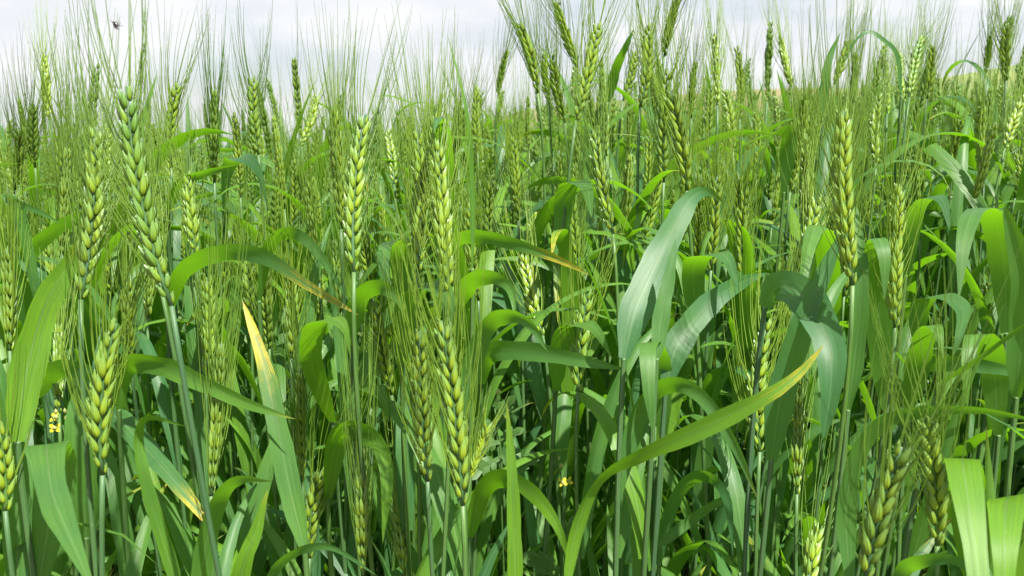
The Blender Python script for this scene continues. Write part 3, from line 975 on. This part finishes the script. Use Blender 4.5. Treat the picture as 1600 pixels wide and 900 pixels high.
rg = random.Random(21)
for h in hero:
    finish_stem(h['root'], h['C'], h['nodes'], 0.0017 if h.get('shoot') else 0.00135, h['hue'] * 0.4)
    if h.get('shoot'):
        add_generic_leaves(h['root'], h['C'], rg, 3, 0.22, 0.85, 0.1, 0.9, True)
    else:
        near = (h['C'][-1] - CAM).dot(FWD) < 0.52
        add_generic_leaves(h['root'], h['C'], rg, 4, 0.20, 0.62 if near else 0.82, 0.15, 1.1, True)

# ------------------------------------------------------------------ the crowd behind: single plants up to the limit
LAND = [(0, 'at the left edge'), (130, 'behind the big leaning ear'), (330, 'behind the dark arch leaf'), (480, 'behind the dark awn fan'),
        (640, 'behind two braided ears'), (780, 'behind the horizontal leaf'), (920, 'behind the diagonal leaf'), (1080, 'behind the slanting leaf'),
        (1210, 'behind the glaucous leaf'), (1350, 'below the thin sky leaf'), (1480, 'behind the folded leaf'), (1590, 'at the right edge')]
def landmark(x):
    return min(LAND, key=lambda q: abs(q[0] - x))[1]

rg = random.Random(77)
N_TOTAL = 296
n_auto = N_TOTAL - len(hero)
placed, tries = 0, 0
autos = []
while placed < n_auto and tries < 40000:
    tries += 1
    d = math.sqrt(rg.uniform(0.66 ** 2, 1.16 ** 2))
    x = rg.uniform(-40, 1640)
    gx = (x - 800) / F * d
    gy = d
    if any((gx - a) ** 2 + (gy - b) ** 2 < 0.026 ** 2 for a, b in STEMS):
        continue
    right = clamp((x - 500) / 900.0, 0, 1)
    top = 0.95 + rg.gauss(-0.03 + 0.05 * right, 0.06)
    top = min(top, 0.95 + 0.035 + 0.08 * right)
    lean = rg.gauss(0, 0.10)
    axis = Vector((lean, rg.gauss(0, 0.08), 1)).normalized()
    Ln = rg.uniform(0.075, 0.105)
    tip = Vector((gx, gy, ground_z(gx, gy) + top))
    base = tip - axis * Ln
    bx, by, bd = px_of(base)
    tx, ty, td = px_of(tip)
    if any(abs((bx + tx) / 2 - (e[0] + e[2]) / 2) < 26 and e[4] > d - 0.12 and ty < e[1] and by > e[3] - 90 for e in EARS):
        continue
    STEMS.append((gx, gy))
    autos.append((d, x, base, axis, Ln))
    placed += 1
autos.sort(key=lambda q: q[0])
crowd = {}
for k, (d, x, base, axis, Ln) in enumerate(autos):
    px, py, pd = px_of(base + axis * Ln)
    depth = 'second row' if d < 0.86 else ('third row' if d < 1.02 else 'far row')
    pose = 'right-leaning' if axis.x > 0.06 else ('left-leaning' if axis.x < -0.06 else 'upright')
    tall = 'tall' if py < 165 else ('middling' if py < 250 else 'short')
    where = landmark(px)
    label = '%s %s wheat plant in the %s %s' % (tall, pose, depth, where)
    gx, gy = base.x - axis.x * 0.2, base.y
    root = empty('wheat_plant', (gx, gy, ground_z(gx, gy)))
    tag(root, label, 'wheat plant', 'crowded wheat plants behind the front ones')
    crowd.setdefault(label, []).append((px, root))
    C = stem_curve(root.location, base, axis)
    hue = rg.gauss(0.20, 0.28)
    add_ear(root, base, axis, Ln, rg.uniform(0, 6.28), hue, 3000 + k, d < 0.80)
    finish_stem(root, C, [0.5, 0.72], 0.00135, 0.2)
    add_generic_leaves(root, C, rg, 6, 0.32, 0.93, rg.uniform(0, 0.6), 1.12)

NUM = {2: 'two', 3: 'three', 4: 'four', 5: 'five', 6: 'six', 7: 'seven', 8: 'eight'}
ORD = ['first', 'second', 'third', 'fourth', 'fifth', 'sixth', 'seventh', 'eighth']
for label, rows in crowd.items():
    n = len(rows)
    if n < 2 or n > 8:
        continue
    for i, (px, o) in enumerate(sorted(rows, key=lambda q: q[0])):
        w = ['left', 'right'][i] if n == 2 else ('leftmost' if i == 0 else 'rightmost' if i == n - 1 else ORD[i])
        o['label'] = label + ', ' + w + ' of ' + NUM[n]

# ------------------------------------------------------------------ the rest of the crop: one mass
def crop_variant(k, col):
    rg = random.Random(9000 + k)
    mb = MB()
    h = 0.80 + rg.uniform(-0.06, 0.05)
    axis = Vector((rg.gauss(0, 0.10), rg.gauss(0, 0.10), 1)).normalized()
    B = Vector((axis.x * 0.2, axis.y * 0.2, h))
    C = stem_curve(Vector((0, 0, 0)), B, axis, 10)
    add_stem(mb, C, nodes=(0.5, 0.75), mi=1, sides=4)
    kd = EAR_KINDS[k % 8]
    X = ear_matrix(B, axis, rg.uniform(0, 6.28))
    for m in kd['sp']:
        add_spikelet(mb, X @ m, rg, low=True, mi=2)
    awns_mesh(kd['aw'], 0.72, 0.20, 2, mb, 3, X)
    for q in range(6):
        t = 0.26 + 0.13 * q + rg.uniform(-0.04, 0.04)
        p = C[int(t * 9)]
        e = rg.random() < 0.3
        P, S, W = gen_leaf(rg, rg.uniform(0.15, 0.25), rg.uniform(0.013, 0.019), R(rg.uniform(6, 25)), R(rg.uniform(25, 50) if e else rg.uniform(80, 165)), rg.uniform(-1, 1), n=10)
        rot = Matrix.Rotation(rg.uniform(0, 6.28), 3, 'Z')
        mb.ribbon([p + rot @ a for a in P], [rot @ s for s in S], W, crease=0.25, mi=0, across=3)
    me = mb.mesh('crop_plant', [M_LEAF, M_STEM, M_HUSK, M_AWN])
    o = bpy.data.objects.new('crop_plant', me)
    col.objects.link(o)

def tuft_variant(k, col):
    rg = random.Random(9500 + k)
    mb = MB()
    for q in range(9):
        P, S, W = gen_leaf(rg, rg.uniform(0.15, 0.40), rg.uniform(0.005, 0.013), R(rg.uniform(4, 30)), R(rg.uniform(30, 130)), rg.uniform(-1, 1), n=8)
        rot = Matrix.Rotation(rg.uniform(0, 6.28), 3, 'Z')
        o3 = Vector((rg.uniform(-0.04, 0.04), rg.uniform(-0.04, 0.04), 0))
        mb.ribbon([o3 + rot @ a for a in P], [rot @ s for s in S], W, crease=0.25, mi=0, across=3)
    for q in range(3):
        P, S, W = gen_leaf(rg, rg.uniform(0.12, 0.30), rg.uniform(0.004, 0.009), R(rg.uniform(15, 50)), R(rg.uniform(70, 170)), rg.uniform(-2.5, 2.5), n=8)
        rot = Matrix.Rotation(rg.uniform(0, 6.28), 3, 'Z')
        o3 = Vector((rg.uniform(-0.05, 0.05), rg.uniform(-0.05, 0.05), 0))
        mb.ribbon([o3 + rot @ a for a in P], [rot @ s for s in S], W, crease=0.5, mi=1, across=3)
    me = mb.mesh('grass_tuft', [M_GRASS, M_STRAW])
    o = bpy.data.objects.new('grass_tuft', me)
    col.objects.link(o)

def scatter(name, label, pts, make, count, smin, smax, tilt, seed):
    col = bpy.data.collections.new(name + '_kinds')
    for k in range(count):
        make(k, col)
    me = bpy.data.meshes.new(name)
    me.from_pydata(pts, [], [])
    o = link(name, me)
    tag(o, label, None, kind='stuff')
    g = bpy.data.node_groups.new(name, 'GeometryNodeTree')
    g.interface.new_socket('Geometry', in_out='INPUT', socket_type='NodeSocketGeometry')
    g.interface.new_socket('Geometry', in_out='OUTPUT', socket_type='NodeSocketGeometry')
    N = g.nodes.new
    gi, go = N('NodeGroupInput'), N('NodeGroupOutput')
    ci = N('GeometryNodeCollectionInfo')
    ci.inputs['Collection'].default_value = col
    ci.inputs['Separate Children'].default_value = True
    ci.inputs['Reset Children'].default_value = True
    ip = N('GeometryNodeInstanceOnPoints')
    ip.inputs['Pick Instance'].default_value = True
    ri = N('FunctionNodeRandomValue'); ri.data_type = 'INT'
    ri.inputs['Min'].default_value = 0 if False else ri.inputs['Min'].default_value
    for s in ri.inputs:
        if s.name == 'Min' and s.type == 'INT': s.default_value = 0
        if s.name == 'Max' and s.type == 'INT': s.default_value = count - 1
        if s.name == 'Seed': s.default_value = seed
    rr = N('FunctionNodeRandomValue'); rr.data_type = 'FLOAT_VECTOR'
    for s in rr.inputs:
        if s.type == 'VECTOR' and s.name == 'Min': s.default_value = (-tilt, -tilt, 0)
        if s.type == 'VECTOR' and s.name == 'Max': s.default_value = (tilt, tilt, 6.2832)
        if s.name == 'Seed': s.default_value = seed + 1
    rs = N('FunctionNodeRandomValue'); rs.data_type = 'FLOAT'
    for s in rs.inputs:
        if s.type == 'VALUE' and s.name == 'Min': s.default_value = smin
        if s.type == 'VALUE' and s.name == 'Max': s.default_value = smax
        if s.name == 'Seed': s.default_value = seed + 2
    def outp(n, t):
        return [s for s in n.outputs if s.type == t][0]
    g.links.new(gi.outputs[0], ip.inputs['Points'])
    g.links.new(ci.outputs[0], ip.inputs['Instance'])
    g.links.new(outp(ri, 'INT'), ip.inputs['Instance Index'])
    g.links.new(outp(rr, 'VECTOR'), ip.inputs['Rotation'])
    g.links.new(outp(rs, 'VALUE'), ip.inputs['Scale'])
    g.links.new(ip.outputs[0], go.inputs[0])
    md = o.modifiers.new('scatter', 'NODES')
    md.node_group = g
    return o

rg = random.Random(303)
pts = []
TANH = 800.0 / F
def fill(n, dlo, dhi, test):
    c = 0
    while c < n:
        y = math.sqrt(rg.uniform(dlo ** 2, dhi ** 2))
        x = rg.uniform(-1, 1) * (y * TANH * 1.12 + 0.7)
        if test(x, y):
            pts.append((x, y, ground_z(x, y) - 0.005))
        c += 1
inside = lambda x, y: abs(x) < y * (TANH + 0.03)
fill(420, 0.35, 1.16, lambda x, y: not inside(x, y) and abs(x) > y * (TANH + 0.10) + 0.03)
fill(3700, 1.14, 3.0, lambda x, y: True)
fill(3400, 3.0, 6.0, lambda x, y: True)
fill(1900, 6.0, 12.0, lambda x, y: True)
fill(1800, 12.0, 30.0, lambda x, y: True)
scatter('wheat_crop', 'dense green wheat crop filling the field behind', pts, crop_variant, 14, 0.90, 1.15, 0.06, 5)

rg = random.Random(404)
pts = []
fill(700, 0.55, 3.2, lambda x, y: True)
scatter('undergrowth', 'grass and low wheat leaves between the stems', pts, tuft_variant, 6, 0.7, 1.5, 0.15, 9)

# ------------------------------------------------------------------ small things
def weed_stem(root, pts, r=0.0011):
    mb = MB()
    P = [p - root.location for p in catmull(pts, 12)]
    mb.tube(P, [r * (1 - 0.5 * i / 11) for i in range(12)], sides=5)
    return link('stem', mb.mesh('stem', M_WEED), root)

def lobed_leaf(root, p, direction, ln, seed, name='leaf'):
    """a small toothed leaf: a fan of pointed lobes on a midrib"""
    rg = random.Random(seed)
    mb = MB()
    T = direction.normalized()
    V = (CAM - p).normalized()
    S = T.cross(V).normalized()
    Nn = S.cross(T)
    o = p - root.location
    spec = [(0.95, 0, 1.0), (0.62, 0.75, 0.62), (0.62, -0.75, 0.62), (0.30, 1.0, 0.5), (0.30, -1.0, 0.5)]
    mb.ribbon([o, o + T * ln * 0.5, o + T * ln * 0.9], [S] * 3, [ln * 0.12, ln * 0.2, ln * 0.08], crease=0.1, across=3)
    for (t, a, q) in spec:
        st = o + T * (ln * t * 0.55)
        d = (T * math.cos(a) + S * math.sin(a) + Nn * rg.uniform(-0.3, 0.3)).normalized()
        sd = d.cross(Nn).normalized()
        P = [st + d * (ln * 0.55 * q * k / 4) + Nn * (-0.06 * ln * (k / 4) ** 2) for k in range(5)]
        mb.ribbon(P, [sd] * 5, [ln * q * w for w in (0.10, 0.26, 0.34, 0.24, 0.03)], crease=0.15, across=3)
    return link(name, mb.mesh('leaf', M_WEED), root)

def yellow_flower(x, y, d, n, label, seed):
    rg = random.Random(seed)
    top = at(x, y, d)
    gx, gy = top.x + 0.02, top.y + 0.05
    root = empty('yellow_flower', (gx, gy, ground_z(gx, gy)))
    tag(root, label, 'flower', 'small yellow weed flowers')
    g = root.location
    weed_stem(root, [g.copy(), g + Vector((0, 0, 0.2)), (g + top) / 2 + Vector((0.01, 0, 0.05)), top], 0.001)
    for q in range(n):
        c = top + Vector((rg.uniform(-0.008, 0.008), rg.uniform(-0.006, 0.006), rg.uniform(-0.012, 0.008)))
        mb = MB()
        tilt = Vector((rg.uniform(-0.5, 0.5), -0.7, rg.uniform(0.2, 0.9))).normalized()
        mb.tube([c - g, c - g + tilt * 0.003], [0.0012, 0.0016], sides=6)
        h = link('flower_head', mb.mesh('flower_head', M_BUD), root)
        s0 = tilt.orthogonal().normalized()
        for k in range(4):
            a = k * math.pi / 2 + rg.uniform(-0.2, 0.2)
            dv = (Matrix.Rotation(a, 3, tilt) @ s0 + tilt * 0.35).normalized()
            sd = dv.cross(tilt).normalized()
            o = c - g + tilt * 0.002
            pm = MB()
            pm.ribbon([o + dv * (0.0042 * i / 4) - tilt * (0.001 * (i / 4) ** 2) for i in range(5)], [sd] * 5, [0.0009, 0.0017, 0.0024, 0.0023, 0.0008], crease=0.2, across=3)
            link('petal', pm.mesh('petal', M_PETAL), h)
    for q in range(4):
        c = top + Vector((rg.uniform(-0.006, 0.006), rg.uniform(-0.004, 0.004), rg.uniform(0.004, 0.012)))
        bm_ = MB()
        bm_.ovoid(Matrix.Translation(c - g), 0.004, 0.0012, 0.0012, rings=4, sides=5)
        link('bud', bm_.mesh('bud', M_BUD), root)
    lobed_leaf(root, top - Vector((0, 0, 0.05)), Vector((0.6, -0.3, 0.5)), 0.03, seed + 1)
    lobed_leaf(root, top - Vector((0.0, 0, 0.08)), Vector((-0.6, -0.3, 0.4)), 0.035, seed + 2)

yellow_flower(98, 664, 0.56, 2, 'small yellow weed flower behind the broad bluish folded leaf, lower left', 1)
yellow_flower(876, 738, 0.62, 2, 'small yellow weed flower left of the very long slanting leaf', 2)

def lobed_weed():
    top = at(772, 622, 0.60)
    g = Vector((top.x + 0.015, top.y + 0.02, ground_z(top.x, top.y)))
    root = empty('weed_plant', g)
    tag(root, 'small weed with lobed leaves and round bud beside the erect pale blade', 'weed')
    weed_stem(root, [g.copy(), g + Vector((0, 0, 0.3)), at(781, 720, 0.60), at(780, 650, 0.60), top], 0.0013)
    m = MB()
    m.ovoid(Matrix.Translation(at(773, 616, 0.60) - g), 0.006, 0.0042, 0.0034)
    link('bud', m.mesh('bud', M_BUD), root)
    for k, (x, y, dx, dy, ln) in enumerate([(781, 690, -1, -0.2, .024), (782, 684, 0.7, 0.3, .018), (780, 716, -0.9, -0.5, .028), (781, 712, 0.8, -0.3, .022), (779, 650, 0.6, 0.8, .020), (777, 640, -0.2, 1, .018), (780, 668, -0.8, 0.2, .02), (783, 735, 0.9, 0.4, .03), (780, 740, -0.8, 0.5, .03)]):
        lobed_leaf(root, at(x, y, 0.60), RIGHT * dx + UP * dy - FWD * 0.2, ln, 50 + k)
lobed_weed()

def wild_barley():
    b, t = at(736, 745, 0.50), at(759, 672, 0.50)
    g = Vector((b.x - 0.02, b.y + 0.03, ground_z(b.x, b.y)))
    root = empty('wild_barley', g)
    tag(root, 'small bright yellow feathery grass spike beside the two braided ears', 'grass spike')
    weed_stem(root, [g.copy(), g + Vector((0, 0, 0.35)), b - Vector((0.01, 0, 0.05)), b], 0.001)
    rg = random.Random(8)
    ax = (t - b)
    side = ax.cross(FWD).normalized()
    for k in range(22):
        f = k / 21
        p = b + ax * f - g
        s = side * (1 if k % 2 else -1)
        d = (ax.normalized() + s * rg.uniform(0.25, 0.5) + FWD * rg.uniform(-0.3, 0.3)).normalized()
        m = MB()
        m.ovoid(Matrix.Translation(p) @ d.to_track_quat('Z', 'Y').to_matrix().to_4x4(), 0.008, 0.0013, 0.0010, rings=4, sides=5)
        m.tube([p + d * 0.007, p + d * 0.014 + ax.normalized() * 0.004, p + d * 0.018 + ax.normalized() * 0.012], [0.0003, 0.0002, 0.0001], sides=3, cap=False)
        o = link('spikelet', m.mesh('spikelet', M_HUSK), root)
        o['hue'] = 1.0
wild_barley()

def insect(x, y, d, size, label):
    c = at(x, y, d)
    root = empty('insect', c)
    tag(root, label, 'insect')
    ax = (RIGHT * 0.55 - UP * 0.5 - FWD * 0.2).normalized()
    Q = ax.to_track_quat('Z', 'Y').to_matrix().to_4x4()
    m = MB()
    m.ovoid(Q @ Matrix.Translation((0, 0, -size * 0.5)), size, size * 0.33, size * 0.30, sides=10)
    link('body', m.mesh('body', M_BUG), root)
    m = MB()
    m.ovoid(Q @ Matrix.Translation((0, 0, -size * 0.72)), size * 0.34, size * 0.17, size * 0.16, sides=8)
    link('head', m.mesh('head', M_BUG), root)
    for sgn in (-1, 1):
        w = MB()
        P = [Q @ Vector((sgn * size * (0.10 + 0.10 * i / 5), -size * 0.32, size * (-0.25 + 0.9 * i / 5))) for i in range(6)]
        w.ribbon(P, [Q.to_3x3() @ Vector((1, 0, 0))] * 6, [size * q for q in (0.1, 0.24, 0.32, 0.34, 0.26, 0.06)], across=3)
        link('wing', w.mesh('wing', M_WING), root)
        for k in range(3):
            z = size * (-0.3 + 0.22 * k)
            lg = MB()
            lg.tube([Q @ Vector((sgn * size * 0.2, 0, z)), Q @ Vector((sgn * size * 0.48, size * 0.12, z + size * (k - 1) * 0.15)), Q @ Vector((sgn * size * 0.62, size * 0.4, z + size * (k - 1) * 0.3))], [size * 0.035, size * 0.028, size * 0.015], sides=5)
            link('leg', lg.mesh('leg', M_BUG), root)
insect(182, 39, 0.395, 0.0038, 'small dark insect clinging to the awns of the big leaning ear')
insect(875, 6, 0.85, 0.0034, 'tiny dark insect beside the pale ear at the top edge')
print('heroes', len(hero), 'autos', placed, 'single spikelets', N_SINGLE)
for o in COL.objects:
    if 'label' in o and len(o['label'].split()) > 16:
        print('LONG', o['label'])
